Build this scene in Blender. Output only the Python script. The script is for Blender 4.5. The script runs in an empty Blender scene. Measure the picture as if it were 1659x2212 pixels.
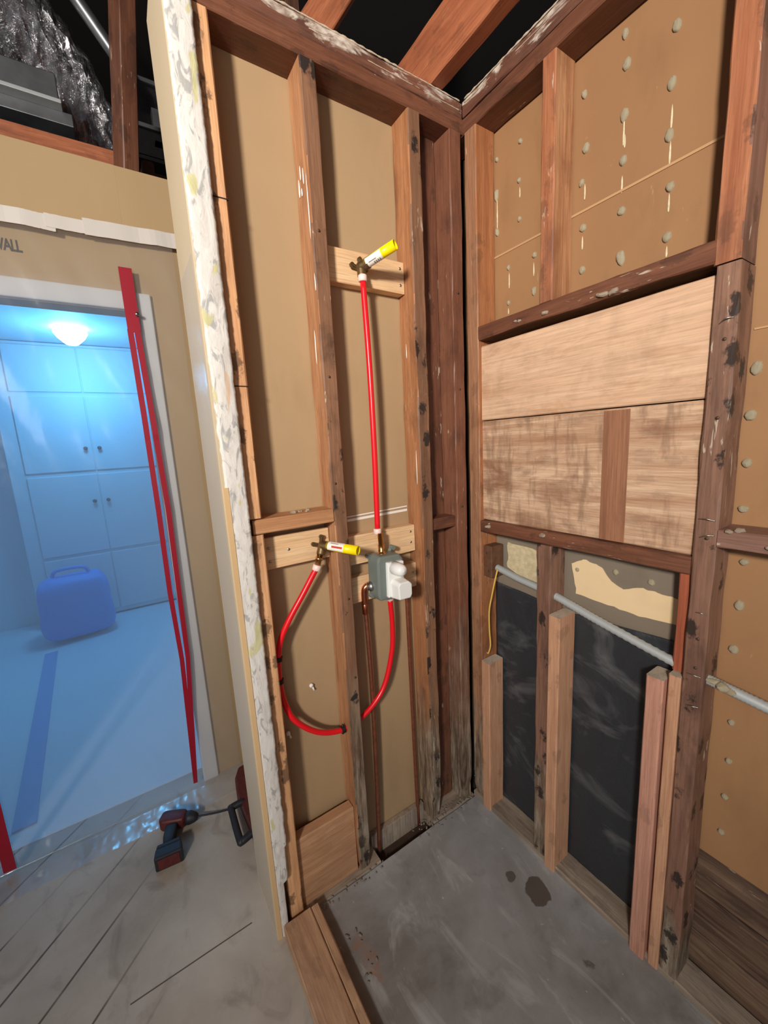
import bpy, bmesh, math, random
from mathutils import Vector, Matrix
from mathutils import noise as mn
random.seed(7)
S = bpy.context.scene
COL = S.collection
# ---------------------------------------------------------------- camera
def cam_axes(yaw, pitch, roll):
    f = Vector((math.sin(yaw)*math.cos(pitch), math.cos(yaw)*math.cos(pitch), -math.sin(pitch)))
    r = Vector((math.cos(yaw), -math.sin(yaw), 0)); d = f.cross(r)
    c, s = math.cos(roll), math.sin(roll)
    return c*r+s*d, -s*r+c*d, f
cd = bpy.data.cameras.new('camera'); cam = bpy.data.objects.new('camera', cd); COL.objects.link(cam)
r_, d_, f_ = cam_axes(math.radians(32.48), math.radians(9.9), math.radians(3.098))
M = Matrix((r_, -d_, -f_)).transposed().to_4x4(); M.translation = (-1.0144, -1.0229, 1.4371)
cam.matrix_world = M
cd.sensor_fit = 'VERTICAL'; cd.sensor_height = 36.0; cd.lens = 36.0*860/2212; cd.clip_start = .02
S.camera = cam
# ---------------------------------------------------------------- view, world, lights
S.view_settings.view_transform = 'Standard'; S.view_settings.look = 'None'
S.view_settings.gamma = 1; S.view_settings.use_curve_mapping = False
S.view_settings.exposure = 0.0
w = bpy.data.worlds.new('world'); S.world = w; w.use_nodes = True
w.node_tree.nodes['Background'].inputs[0].default_value = (.88, .93, 1, 1)
w.node_tree.nodes['Background'].inputs[1].default_value = .20
def light(name, kind, loc, power, color, size=.1, rot=None, sizey=None, aim=None):
    l = bpy.data.lights.new(name, kind); l.energy = power; l.color = color
    if kind == 'AREA':
        l.shape = 'DISK' if sizey is None else 'RECTANGLE'; l.size = size
        if sizey: l.size_y = sizey
    elif kind != 'SUN': l.shadow_soft_size = size
    o = bpy.data.objects.new(name, l); COL.objects.link(o); o.location = loc
    if aim: o.rotation_euler = (Vector(aim)-Vector(loc)).to_track_quat('-Z', 'Y').to_euler()
    return o
wl = light('work_lamp', 'AREA', (-2.75, -2.2, 2.25), 46, (1, .925, .84), .34, aim=(-.25, -.1, 2.2)); wl.data.spread = math.radians(98)
light('ceiling_lamp_light', 'POINT', (-1.22, 2.75, 2.05), 23, (.09, .52, 1), .12)
light('cool_fill_light', 'AREA', (-2.4, -2.6, 1.9), 12, (.86, .92, 1), 1.4, sizey=1.2, aim=(-.6, 0, .9))  # added cool fill from behind the camera, stands for no known source

# ---------------------------------------------------------------- object helpers
W = {}
def reg(o, m, parent):
    COL.objects.link(o); W[o.name] = m
    if parent is not None:
        o.parent = parent; o.matrix_basis = W[parent.name].inverted() @ m
    else: o.matrix_basis = m
    return o
def tag(o, label=None, cat=None, group=None, kind=None):
    if label: o['label'] = label
    if cat: o['category'] = cat
    if group: o['group'] = group
    if kind: o['kind'] = kind
    return o
def thing(name, loc, label, cat, group=None, rot=None):
    o = bpy.data.objects.new(name, None); o.empty_display_size = .05
    m = Matrix.Translation(loc)
    if rot is not None: m = m @ rot
    reg(o, m, None); return tag(o, label, cat, group)
def mesh(name, bm, mat, parent=None, m=None, smooth=False, slots=None):
    bmesh.ops.recalc_face_normals(bm, faces=bm.faces)
    me = bpy.data.meshes.new(name); bm.to_mesh(me); bm.free()
    if mat: me.materials.append(mat)
    for s in slots or []: me.materials.append(s)
    if smooth:
        for p in me.polygons: p.use_smooth = True
    o = bpy.data.objects.new(name, me)
    return reg(o, m or Matrix.Identity(4), parent)
def copy_of(src, m, parent):
    o = src.copy(); return reg(o, m, parent)
AX = {'z': Matrix.Identity(4),
      'x': Matrix(((0,0,1,0),(1,0,0,0),(0,1,0,0),(0,0,0,1))),
      'y': Matrix(((0,1,0,0),(0,0,1,0),(1,0,0,0),(0,0,0,1)))}
def board(name, lo, hi, axis, mat, parent=None, face=None, fdir=None, rough=.0012, seg=.03, ch=.003, erode=0, both=None, shear=None):
    """sawn lumber: local Z runs along the grain, chamfered rectangle section, slightly uneven"""
    lo, hi = Vector(lo), Vector(hi); c = (lo+hi)/2; d = hi-lo
    if axis == 'z': L, a, b = d.z, d.x, d.y; base = Vector((c.x, c.y, lo.z))
    elif axis == 'x': L, a, b = d.x, d.y, d.z; base = Vector((lo.x, c.y, c.z))
    else: L, a, b = d.y, d.z, d.x; base = Vector((c.x, lo.y, c.z))
    n = max(2, min(160, int(L/seg))); a, b = a/2, b/2; ch = min(ch, a*.4, b*.4)
    prof = [(-a+ch,-b),(a-ch,-b),(a,-b+ch),(a,b-ch),(a-ch,b),(-a+ch,b),(-a,b-ch),(-a,-b+ch)]
    bm = bmesh.new(); rings = []; sd = random.random()*100
    for i in range(n+1):
        z = L*i/n; ring = []
        for k, (x, y) in enumerate(prof):
            q = k//2
            j = rough*1.2*mn.noise((sd+q*7.3, z*7, 0)); j2 = rough*1.2*mn.noise((sd+q*3.1, z*9, 5))
            j += rough*.6*mn.noise((sd+q*5, z*60, 2))
            X, Y = x+j, y+j2
            if erode and z < erode:
                e = (1-z/erode)**1.3; s = 1-e*(.28+.5*mn.noise((sd+q*2.7, z*35, 9)))
                X *= max(.35, s); Y *= max(.5, s)
            ring.append(bm.verts.new((X, Y, z)))
        rings.append(ring)
    for i in range(n):
        for k in range(8):
            bm.faces.new((rings[i][k], rings[i][(k+1) % 8], rings[i+1][(k+1) % 8], rings[i+1][k]))
    bm.faces.new(rings[0][::-1]); bm.faces.new(rings[-1])
    m = Matrix.Translation(base) @ AX[axis]
    if shear: m = Matrix.Translation(base) @ shear @ AX[axis]
    o = mesh(name, bm, mat, parent, m)
    if face is not None:       # grimy front face has its own material
        o.data.materials.append(face); R3 = m.to_3x3(); fd = Vector(fdir)
        for p in o.data.polygons:
            if (R3 @ p.normal).dot(fd) > .6: p.material_index = 1
    return o
def box_bm(bm, lo, hi, bev=0):
    lo, hi = Vector(lo), Vector(hi)
    r = bmesh.ops.create_cube(bm, size=1)
    for v in r['verts']: v.co = Vector(((v.co.x+.5)*(hi.x-lo.x)+lo.x, (v.co.y+.5)*(hi.y-lo.y)+lo.y, (v.co.z+.5)*(hi.z-lo.z)+lo.z))
    if bev:
        es = list({e for v in r['verts'] for e in v.link_edges})
        bmesh.ops.bevel(bm, geom=es, offset=bev, segments=2, profile=.5, affect='EDGES')
    return bm
def box(name, lo, hi, mat, parent=None, bev=.001, origin=None):
    lo, hi = Vector(lo), Vector(hi)
    o = Vector(origin) if origin else Vector(((lo.x+hi.x)/2, (lo.y+hi.y)/2, lo.z))
    bm = box_bm(bmesh.new(), lo-o, hi-o, bev)
    return mesh(name, bm, mat, parent, Matrix.Translation(o))
def smooth_path(pts, n=10):
    P = [Vector(p) for p in pts]; out = []
    P = [P[0]*2-P[1]]+P+[P[-1]*2-P[-2]]
    for i in range(1, len(P)-2):
        for k in range(n):
            t = k/n; a, b, c, d = P[i-1:i+3]
            out.append(.5*((2*b)+(c-a)*t+(2*a-5*b+4*c-d)*t*t+(3*b-a-3*c+d)*t**3))
    out.append(P[-2]); return out
def tube_bm(bm, pts, r, n=14, rf=None):
    rings = []; up = Vector((.13, .2, .97))
    for i, p in enumerate(pts):
        t = (pts[min(i+1, len(pts)-1)]-pts[max(i-1, 0)]).normalized()
        u = up - t*up.dot(t)
        if u.length < .05: u = Vector((1, 0, 0))-t*t.x
        u.normalize(); up = u; v = t.cross(u)
        rr = r if rf is None else rf(i, len(pts))
        rings.append([bm.verts.new(p+rr*(math.cos(a)*u+math.sin(a)*v)) for a in [2*math.pi*k/n for k in range(n)]])
    for i in range(len(rings)-1):
        for k in range(n): bm.faces.new((rings[i][k], rings[i][(k+1) % n], rings[i+1][(k+1) % n], rings[i+1][k]))
    bm.faces.new(rings[0][::-1]); bm.faces.new(rings[-1]); return bm
def tube(name, pts, r, mat, parent=None, n=14, smooth=True, fit=True, rf=None, origin=None):
    P = smooth_path(pts) if fit else [Vector(p) for p in pts]
    o = Vector(origin) if origin else min(P, key=lambda p: p.z).copy()
    return mesh(name, tube_bm(bmesh.new(), [p-o for p in P], r, n, rf), mat, parent, Matrix.Translation(o), smooth)
def lathe_bm(bm, prof, n=24, m=None):
    """prof: list of (radius, z) turned about local Z"""
    rings = []
    for r, z in prof:
        rings.append([bm.verts.new((m or Matrix.Identity(4)) @ Vector((r*math.cos(2*math.pi*k/n), r*math.sin(2*math.pi*k/n), z))) for k in range(n)])
    for i in range(len(rings)-1):
        for k in range(n): bm.faces.new((rings[i][k], rings[i][(k+1) % n], rings[i+1][(k+1) % n], rings[i+1][k]))
    return rings
def along(p, d):
    return Matrix.Translation(p) @ Vector(d).to_track_quat('Z', 'Y').to_matrix().to_4x4()
def lathe(name, prof, p, d, mat, parent=None, n=24, caps=True, smooth=True):
    bm = bmesh.new(); R = lathe_bm(bm, prof, n)
    if caps:
        if prof[0][0] > 1e-5: bm.faces.new(R[0][::-1])
        if prof[-1][0] > 1e-5: bm.faces.new(R[-1])
    o = mesh(name, bm, mat, parent, along(p, d), False)
    if smooth:
        for q in o.data.polygons: q.use_smooth = len(q.vertices) == 4
    return o
def prism_bm(bm, pts, z0, z1, bev=0):
    a = [bm.verts.new((x, y, z0)) for x, y in pts]; b = [bm.verts.new((x, y, z1)) for x, y in pts]; n = len(pts)
    fs = [bm.faces.new(a[::-1]), bm.faces.new(b)]+[bm.faces.new((a[i], a[(i+1) % n], b[(i+1) % n], b[i])) for i in range(n)]
    if bev: bmesh.ops.bevel(bm, geom=list({e for f in fs for e in f.edges}), offset=bev, segments=2, profile=.5, affect='EDGES')
    return bm
def grid(name, fn, nu, nv, mat, parent=None, origin=(0, 0, 0), smooth=True, thick=0):
    o = Vector(origin); bm = bmesh.new()
    V = [[bm.verts.new(Vector(fn(i/nu, j/nv))-o) for j in range(nv+1)] for i in range(nu+1)]
    for i in range(nu):
        for j in range(nv): bm.faces.new((V[i][j], V[i+1][j], V[i+1][j+1], V[i][j+1]))
    ob = mesh(name, bm, mat, parent, Matrix.Translation(o), smooth)
    if thick:
        md = ob.modifiers.new('thickness', 'SOLIDIFY'); md.thickness = thick; md.offset = 0
    return ob
# ---------------------------------------------------------------- materials
class NT:
    def __init__(s, name):
        s.m = bpy.data.materials.new(name); s.m.use_nodes = True; s.t = s.m.node_tree
        s.b = s.t.nodes['Principled BSDF']; s.out = s.t.nodes['Material Output']
    def n(s, ty, ins=None, **kw):
        x = s.t.nodes.new(ty)
        for k, v in kw.items(): setattr(x, k, v)
        for k, v in (ins or {}).items():
            if hasattr(v, 'is_output') or isinstance(v, bpy.types.NodeSocket): s.t.links.new(v, x.inputs[k])
            else: x.inputs[k].default_value = v
        return x
    def co(s, scale=(1, 1, 1), rnd=True):
        c = s.n('ShaderNodeTexCoord').outputs['Object']
        if rnd:
            r = s.n('ShaderNodeObjectInfo').outputs['Random']
            r = s.n('ShaderNodeMath', {0: r, 1: 37.0}, operation='MULTIPLY').outputs[0]
            c = s.n('ShaderNodeVectorMath', {0: c, 1: r}, operation='ADD').outputs[0]
        return s.n('ShaderNodeVectorMath', {0: c, 1: scale}, operation='MULTIPLY').outputs[0]
    def noise(s, v, sc=1, det=3, rough=.5, dist=0):
        return s.n('ShaderNodeTexNoise', {'Vector': v, 'Scale': sc, 'Detail': det, 'Roughness': rough, 'Distortion': dist}).outputs[0]
    def ramp(s, f, stops):
        x = s.n('ShaderNodeValToRGB', {0: f}); e = x.color_ramp.elements
        while len(e) > 1: e.remove(e[-1])
        e[0].position = stops[0][0]; e[0].color = c4(stops[0][1])
        for p, c in stops[1:]:
            q = e.new(p); q.color = c4(c)
        return x.outputs[0]
    def step(s, f, a, b, lo=0., hi=1.):
        return s.n('ShaderNodeMapRange', {0: f, 1: a, 2: b, 3: lo, 4: hi}).outputs[0]
    def mix(s, f, a, b, mode='MIX'):
        x = s.n('ShaderNodeMix', data_type='RGBA', blend_type=mode)
        for k, v in ((0, f), (6, a), (7, b)):
            if isinstance(v, bpy.types.NodeSocket): s.t.links.new(v, x.inputs[k])
            else: x.inputs[k].default_value = v if k == 0 else c4(v)
        return x.outputs[2]
    def math(s, op, a, b=0.):
        return s.n('ShaderNodeMath', {0: a, 1: b}, operation=op).outputs[0]
    def done(s, col=None, rough=.7, bump=None, bs=.3, bd=.002, metal=0, spec=.4):
        if col is not None:
            if isinstance(col, bpy.types.NodeSocket): s.t.links.new(col, s.b.inputs['Base Color'])
            else: s.b.inputs['Base Color'].default_value = c4(col)
        if isinstance(rough, bpy.types.NodeSocket): s.t.links.new(rough, s.b.inputs['Roughness'])
        else: s.b.inputs['Roughness'].default_value = rough
        s.b.inputs['Metallic'].default_value = metal; s.b.inputs['Specular IOR Level'].default_value = spec
        if bump is not None:
            x = s.n('ShaderNodeBump', {'Height': bump, 'Strength': bs, 'Distance': bd}); s.t.links.new(x.outputs[0], s.b.inputs['Normal'])
        return s.m
def c4(c):
    if isinstance(c, (int, float)): return (c, c, c, 1)
    return tuple(c) if len(c) == 4 else (c[0], c[1], c[2], 1)
def srgb(r, g, b):
    f = lambda v: (v/255/12.92) if v/255 <= .04045 else ((v/255+.055)/1.055)**2.4
    return (f(r), f(g), f(b))
def wood(name, c1, c2, stain=.5, sc=(.06, .03, .02), spots=.0, fleck=.0, rough=.62, weather=0, cross=False, bump=.35, crust=0):
    t = NT(name); v = t.co((1, 1, 1))
    g = t.noise(t.co((34, 34, 1.6)), 1, 4, .6, .6)
    col = t.ramp(g, [(.28, c1), (.72, c2)])
    fine = t.noise(t.co((260, 260, 9)), 1, 3, .7)
    col = t.mix(t.step(fine, .4, .7, 0, .5), col, tuple(x*.5 for x in c1))
    if stain:
        sn = t.noise(t.co((11, 11, 4.5)), 1, 5, .65, .4)
        col = t.mix(t.step(sn, .5, .68, 0, stain), col, sc)
    if cross:
        cn = t.noise(t.co((9, 60, 12)) if cross == 'soft' else t.co((5, 150, 24)), 1, 4, .65)
        col = t.mix(t.step(cn, .5, .62, 0, .2 if cross == 'soft' else .55), col, tuple(x*.5 for x in c1))
    if weather:
        z = t.n('ShaderNodeSeparateXYZ', {0: t.n('ShaderNodeTexCoord').outputs['Object']}).outputs[2]
        zz = t.math('ADD', z, t.step(t.noise(t.co((9, 9, 3)), 1, 4), .2, .8, -.28, .28))
        wn = t.ramp(t.noise(t.co((60, 60, 6)), 1, 4, .7), [(.35, srgb(62, 52, 42)), (.5, srgb(120, 108, 92)), (.7, srgb(172, 160, 142))])
        col = t.mix(t.step(zz, weather*.35, weather, .85, 0), col, wn)
    if spots:
        vo = t.n('ShaderNodeTexVoronoi', {'Vector': t.co((20, 20, 11)), 'Scale': 1.0, 'Randomness': 1.0}).outputs['Distance']
        vo = t.math('ADD', vo, t.step(t.noise(t.co((70, 70, 55)), 1, 5, .7), .25, .75, -.2, .2))
        mk = t.noise(t.co((5, 5, 4)), 1, 1)
        f = t.math('MULTIPLY', t.step(vo, .22, .33, 1, 0), t.step(mk, .25, .4, 0, spots*.95))
        col = t.mix(f, col, srgb(38, 32, 30))
    h = g
    if crust:
        q = t.noise(t.co((30, 30, 9)), 1, 5, .65, .6); lx = t.n('ShaderNodeSeparateXYZ', {0: t.n('ShaderNodeTexCoord').outputs['Object']}).outputs[0 if crust == 2 else 1]
        q = t.math('ADD', q, t.step(lx, -.02, .022, -.12, .12))
        f = t.step(q, .53, .62, 0, .85); col = t.mix(f, col, t.ramp(t.noise(t.co((80, 80, 40)), 1, 3), [(.35, srgb(150, 130, 116)), (.6, srgb(214, 204, 190))])); g = t.math('ADD', g, t.math('MULTIPLY', f, 1.5)); h = g
    if fleck:
        fl = t.noise(t.co((95, 95, 16)), 1, 3, .6, .5); mk = t.noise(t.co((8, 8, 3)), 1, 2)
        thr = t.math('ADD', fl, t.step(mk, .4, .7, -.12, .07))
        f = t.step(thr, .66, .71, 0, fleck*.75)
        col = t.mix(f, col, srgb(205, 190, 170)); h = t.math('ADD', g, t.math('MULTIPLY', f, .8))
    return t.done(col, rough, h, bump, .002)
M_ = {}
M_['face'] = wood('grimy_stud_face', srgb(120, 86, 64), srgb(156, 114, 84), .75, srgb(76, 54, 44), 1.0, .5, .6)
M_['face_l'] = wood('worn_stud_face', srgb(138, 94, 68), srgb(176, 130, 96), .55, srgb(96, 64, 48), .25, .7, .6, .5)
M_['face_o'] = wood('flaked_orange_face', srgb(150, 88, 58), srgb(190, 128, 90), .6, srgb(96, 66, 54), .35, .9, .6)
M_['face_w'] = wood('grimy_stud_face_rotted', srgb(118, 84, 62), srgb(152, 110, 82), .6, srgb(72, 50, 40), 1.0, .7, .6, .7)
M_['side'] = wood('warm_stud_side', srgb(146, 94, 62), srgb(204, 154, 112), .55, srgb(124, 76, 52), .0, .25, .5)
M_['side_w'] = wood('warm_stud_side_rotted', srgb(150, 98, 62), srgb(184, 130, 90), .6, srgb(92, 56, 40), .0, .3, .55, .6)
M_['crustx'] = wood('crusty_plate', srgb(98, 60, 46), srgb(130, 86, 66), .6, srgb(66, 42, 34), .3, 1, .7, crust=1)
M_['crusty'] = wood('crusty_plate_side', srgb(98, 60, 46), srgb(130, 86, 66), .6, srgb(66, 42, 34), .3, 1, .7, crust=2)
M_['old_up'] = wood('old_redwood_upper', srgb(124, 78, 56), srgb(168, 114, 82), .7, srgb(92, 60, 46), .9, .7, .5)
M_['plum_up'] = wood('purplish_redwood_upper', srgb(116, 84, 72), srgb(150, 112, 98), .8, srgb(86, 62, 54), .6, .9, .5)
M_['old'] = wood('old_redwood', srgb(124, 76, 52), srgb(168, 112, 78), .8, srgb(88, 54, 40), .9, .75, .5, .42)
M_['old_dark'] = wood('dark_redwood', srgb(98, 60, 44), srgb(130, 84, 62), .7, srgb(66, 42, 33), .4, .85, .5)
M_['old_dark_w'] = wood('dark_redwood_weathered_foot', srgb(112, 70, 52), srgb(142, 94, 70), .6, srgb(76, 48, 38), .12, .7, .5, .75)
M_['plum'] = wood('purplish_redwood', srgb(112, 80, 66), srgb(150, 112, 92), .7, srgb(80, 58, 48), .95, .8, .5, .25)
M_['orange'] = wood('orange_fir', srgb(206, 152, 106), srgb(234, 184, 138), .35, srgb(168, 116, 82), .7, .2, .6)
M_['ledge'] = wood('ledge_fir', srgb(176, 124, 84), srgb(206, 154, 110), .35, srgb(140, 96, 66), .1, .2, .6)
M_['cutend'] = wood('pale_cut_end', srgb(196, 180, 160), srgb(214, 198, 178), .3, srgb(150, 130, 112), .2)
M_['warm'] = wood('warm_redwood', srgb(150, 94, 60), srgb(186, 126, 84), .6, srgb(110, 68, 48), .3, .35, .45)
M_['red'] = wood('red_stained_wood', srgb(150, 78, 54), srgb(184, 104, 72), .5, srgb(110, 60, 48), .0, .2, .6)
M_['beam'] = wood('attic_beam_redwood', srgb(150, 84, 56), srgb(192, 120, 82), .5, srgb(120, 62, 42), .2, .15, .55)
M_['attic'] = wood('attic_dark_wood', srgb(84, 54, 42), srgb(112, 76, 58), .5, srgb(60, 40, 32), .0, .1, .7)
M_['pine'] = wood('new_pine', srgb(222, 180, 134), srgb(240, 206, 162), .18, srgb(205, 158, 112), .0, .0, .6, bump=.15)
M_['fir'] = wood('new_fir', srgb(190, 140, 108), srgb(214, 166, 132), .35, srgb(166, 116, 88), .25, .0, .6, bump=.2)
M_['pinkfir'] = wood('pinkish_fir', srgb(188, 134, 112), srgb(210, 158, 136), .4, srgb(160, 110, 92), .2, .1, .6, bump=.2)
M_['plywood'] = wood('low_board_wood', srgb(176, 130, 96), srgb(204, 158, 118), .35, srgb(144, 104, 76), .1, .0, .65, bump=.2)
M_['sheath'] = wood('pale_sheathing', srgb(208, 168, 136), srgb(224, 188, 156), .9, srgb(176, 132, 98), .0, .0, .65, cross='soft', bump=.15)
M_['band'] = wood('unfaded_band', srgb(140, 94, 68), srgb(170, 120, 90), .5, srgb(118, 78, 58), .0, .0, .65)
M_['sheath2'] = wood('rough_sheathing', srgb(172, 130, 100), srgb(228, 196, 164), .85, srgb(132, 90, 66), .15, .0, .65, cross=True, bump=.3)
M_['lath'] = wood('dark_sheathing', srgb(64, 42, 32), srgb(140, 114, 92), .7, srgb(56, 38, 30), .2, .5, .7)
M_['plate'] = wood('dusty_bottom_plate', srgb(140, 124, 108), srgb(178, 162, 144), .7, srgb(96, 80, 68), .2, .6, .7)
M_['curb'] = wood('dusty_curb_wood', srgb(180, 138, 106), srgb(212, 172, 136), .5, srgb(128, 94, 72), .2, .3, .7)
def wallboard(name, a, b, grime=.25, dots=False):
    t = NT(name); n1 = t.noise(t.co((1.6, 1.6, 1.2), False), 1, 4, .55)
    col = t.ramp(n1, [(.3, a), (.7, b)])
    n2 = t.noise(t.co((8, 8, 3), False), 1, 5, .6)
    col = t.mix(t.step(n2, .52, .75, 0, grime), col, tuple(x*.6 for x in a))
    fi = t.noise(t.co((110, 110, 110), False), 1, 2)
    if dots:
        s = t.noise(t.co((26, 26, 9), False), 1, 3, .6, 1.)
        col = t.mix(t.step(s, .69, .74, 0, .5), col, srgb(190, 165, 135))
    return t.done(col, .62, fi, .12, .001, spec=.3)
M_['kraft'] = wallboard('kraft_paper_board', srgb(166, 138, 104), srgb(178, 150, 114))
M_['kraft_a'] = wallboard('stained_kraft_board', srgb(146, 108, 75), srgb(162, 122, 84), .35, True)
M_['kraft_c'] = wallboard('tan_wallboard', srgb(176, 148, 110), srgb(186, 158, 118), .08)
M_['greyboard'] = wallboard('grey_paper_board', srgb(124, 112, 98), srgb(138, 126, 110), .3)
M_['cream'] = wallboard('cream_torn_paper', srgb(228, 200, 156), srgb(238, 214, 172), .2)
M_['beige'] = wallboard('beige_paint', srgb(196, 178, 148), srgb(202, 184, 156), .05)
M_['bead'] = wallboard('tan_edge', srgb(206, 172, 126), srgb(214, 182, 138), .2)
M_['white'] = NT('white_paint').done(srgb(206, 203, 198), .45)
M_['paintblue'] = NT('pale_room_paint').done(srgb(214, 222, 230), .5)
def m_plaster():
    t = NT('scraped_plaster')
    a = t.noise(t.co((26, 26, 9), False), 1, 5, .6, .8)
    col = t.ramp(a, [(.3, srgb(198, 192, 184)), (.5, srgb(218, 214, 208)), (.75, srgb(206, 200, 192))])
    g = t.noise(t.co((48, 48, 18), False), 1, 4, .6, 1.)
    col = t.mix(t.step(g, .54, .62, 0, .75), col, srgb(150, 150, 148))
    y = t.noise(t.co((20, 20, 7), False), 1.3, 2, .5)
    col = t.mix(t.step(y, .60, .63, 0, .75), col, srgb(196, 190, 130))
    p = t.noise(t.co((34, 34, 5), False), 1.1, 3, .6)
    col = t.mix(t.step(p, .64, .67, 0, .75), col, srgb(206, 172, 138))
    return t.done(col, .85, t.math('ADD', a, g), .5, .003)
M_['plaster'] = m_plaster()
def m_dab():
    t = NT('plaster_dab'); a = t.noise(t.co((90, 90, 90)), 1, 4)
    return t.done(t.ramp(a, [(.3, srgb(196, 180, 144)), (.7, srgb(226, 214, 184))]), .85, a, .8, .003)
M_['dab'] = m_dab()
def m_slab():
    t = NT('concrete_slab'); c = t.n('ShaderNodeTexCoord').outputs['Object']
    a = t.noise(t.co((2.2, 2.2, 2), False), 1, 6, .6, .5)
    col = t.ramp(a, [(.3, srgb(122, 117, 111)), (.5, srgb(152, 151, 151)), (.7, srgb(178, 178, 180))])
    b = t.noise(t.co((9, 3.0, 4), False), 1, 5, .65, 1.0)
    col = t.mix(t.step(b, .54, .72, 0, .6), col, srgb(204, 204, 204))
    sp = t.noise(t.co((40, 26, 30), False), 1, 3, .6); col = t.mix(t.step(sp, .70, .74, 0, .5), col, srgb(215, 210, 202))
    d = t.noise(t.co((5, 6, 4), False), 1.2, 4, .6); col = t.mix(t.step(d, .55, .7, 0, .5), col, srgb(98, 92, 82))
    sx = t.n('ShaderNodeSeparateXYZ', {0: c})
    def spot(x, y, r, ax=1, ay=1):
        v = t.n('ShaderNodeVectorMath', {0: c, 1: (x, y, 0)}, operation='SUBTRACT').outputs[0]
        v = t.n('ShaderNodeVectorMath', {0: v, 1: (ax, ay, 0)}, operation='MULTIPLY').outputs[0]
        l = t.n('ShaderNodeVectorMath', {0: v}, operation='LENGTH').outputs['Value']
        l = t.math('ADD', l, t.step(t.noise(t.co((22, 22, 5), False), 1, 3), .2, .8, -.018, .018))
        return t.step(l, r, r+.004, 1, 0)
    s1 = spot(-.098, -.375, .036, 1, 1); s2 = spot(-.13, -.296, .011)
    col = t.mix(t.math('MULTIPLY', s1, .85), col, srgb(84, 74, 64)); col = t.mix(t.math('MULTIPLY', s2, .8), col, srgb(80, 72, 66))
    s3 = spot(-.14, -.56, .010); col = t.mix(t.math('MULTIPLY', s3, .7), col, srgb(84, 78, 74))
    s4 = spot(-.625, -.20, .035, 1.6, .55); col = t.mix(t.math('MULTIPLY', s4, t.step(sp, .45, .6, .2, .8)), col, srgb(150, 116, 98))
    ro = t.step(s1, 0, 1, .78, .35)
    return t.done(col, ro, t.math('ADD', a, t.math('MULTIPLY', b, .4)), .35, .006)
M_['slab'] = m_slab()
def m_floor():
    t = NT('dusty_subfloor'); c = t.n('ShaderNodeTexCoord').outputs['Object']
    s = t.n('ShaderNodeSeparateXYZ', {0: c}); u = t.math('SUBTRACT', s.outputs[1], s.outputs[0])
    a = t.noise(t.co((2.4, 2.4, 2), False), 1, 5, .6, .4)
    col = t.ramp(a, [(.3, srgb(156, 144, 130)), (.5, srgb(182, 170, 156)), (.7, srgb(198, 188, 175))])
    b = t.noise(t.co((12, 7, 4), False), 1, 4, .6, .8); col = t.mix(t.step(b, .55, .72, 0, .4), col, srgb(120, 108, 98))
    gap = None
    q = t.math('FRACT', t.math('MULTIPLY', t.math('ADD', u, .03), 1/.2)); q = t.math('ABSOLUTE', t.math('SUBTRACT', q, .5))
    gap = t.step(q, .468, .492, 0, 1)
    mk = t.noise(t.co((2.2, 2.2, 2), False), 1.3, 2); sx = t.step(s.outputs[0], -1.10, -1.28, .0, 1)
    gp = t.math('MULTIPLY', gap, t.math('MULTIPLY', t.step(mk, .38, .5, .15, 1), sx))
    col = t.mix(t.math('MULTIPLY', gp, .85), col, srgb(58, 48, 42))
    return t.done(col, .72, t.math('SUBTRACT', a, gp), .4, .006)
M_['subfloor'] = m_floor()
def m_black():
    t = NT('black_building_paper'); a = t.noise(t.co((7, 7, 4), False), 1, 5, .6, 1.4)
    b = t.noise(t.n('ShaderNodeVectorMath', {0: t.n('ShaderNodeTexCoord').outputs['Object'], 1: (3, 3.2, 6)}, operation='MULTIPLY').outputs[0], 1, 4, .6, 1.2)
    col = t.mix(t.step(b, .52, .78, 0, .5), srgb(46, 49, 54), srgb(140, 140, 140))
    return t.done(col, t.step(a, .3, .7, .3, .6), t.math('ADD', a, b), .5, .01, spec=.5)
M_['black'] = m_black()
def plain(name, c, rough=.5, metal=0, bump=0, spec=.5, sc=60, vary=.0):
    t = NT(name); b = t.noise(t.co((sc, sc, sc)), 1, 4) if (bump or vary) else None
    col = c
    if vary: col = t.mix(t.step(b, .35, .65, 0, vary), c, tuple(x*.35 for x in c))
    return t.done(col, rough, b if bump else None, bump or .1, .002, metal, spec)
M_['pex'] = plain('red_pex', srgb(226, 22, 34), .3)
M_['redtape'] = plain('red_zip_tape', srgb(158, 14, 40), .45)
M_['ring'] = plain('milky_ring', srgb(234, 208, 200), .45)
M_['brass'] = plain('brass', srgb(206, 160, 104), .28, 1, .1)
M_['oldbrass'] = plain('dull_brass', srgb(128, 104, 70), .5, .8, .3, vary=.5)
M_['copper'] = plain('copper', srgb(206, 128, 96), .3, 1, .15, vary=.25)
M_['copper_d'] = plain('tarnished_copper', srgb(178, 114, 90), .42, .85, .2, vary=.4)
M_['yellow'] = plain('yellow_plastic', srgb(255, 226, 8), .35)
M_['label'] = plain('white_label', srgb(236, 232, 222), .5)
M_['print'] = plain('grey_print', srgb(120, 116, 110), .6)
M_['redprint'] = plain('red_print', srgb(190, 50, 40), .6)
M_['guard'] = plain('grey_plastic', srgb(112, 120, 114), .45)
M_['cap'] = plain('white_plastic', srgb(232, 232, 228), .35)
M_['steel'] = plain('steel', srgb(170, 168, 165), .4, 1, .1)
M_['nail'] = plain('rusty_nail', srgb(92, 74, 62), .6, .6)
M_['galv'] = plain('galvanized_duct', srgb(150, 152, 156), .38, .85, .4, sc=16, vary=.35)
M_['conduit'] = plain('flex_conduit', srgb(178, 182, 182), .5, .25, .2)
M_['rustbox'] = plain('rusty_box', srgb(116, 80, 58), .7, .3, .3, vary=.4)
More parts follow.
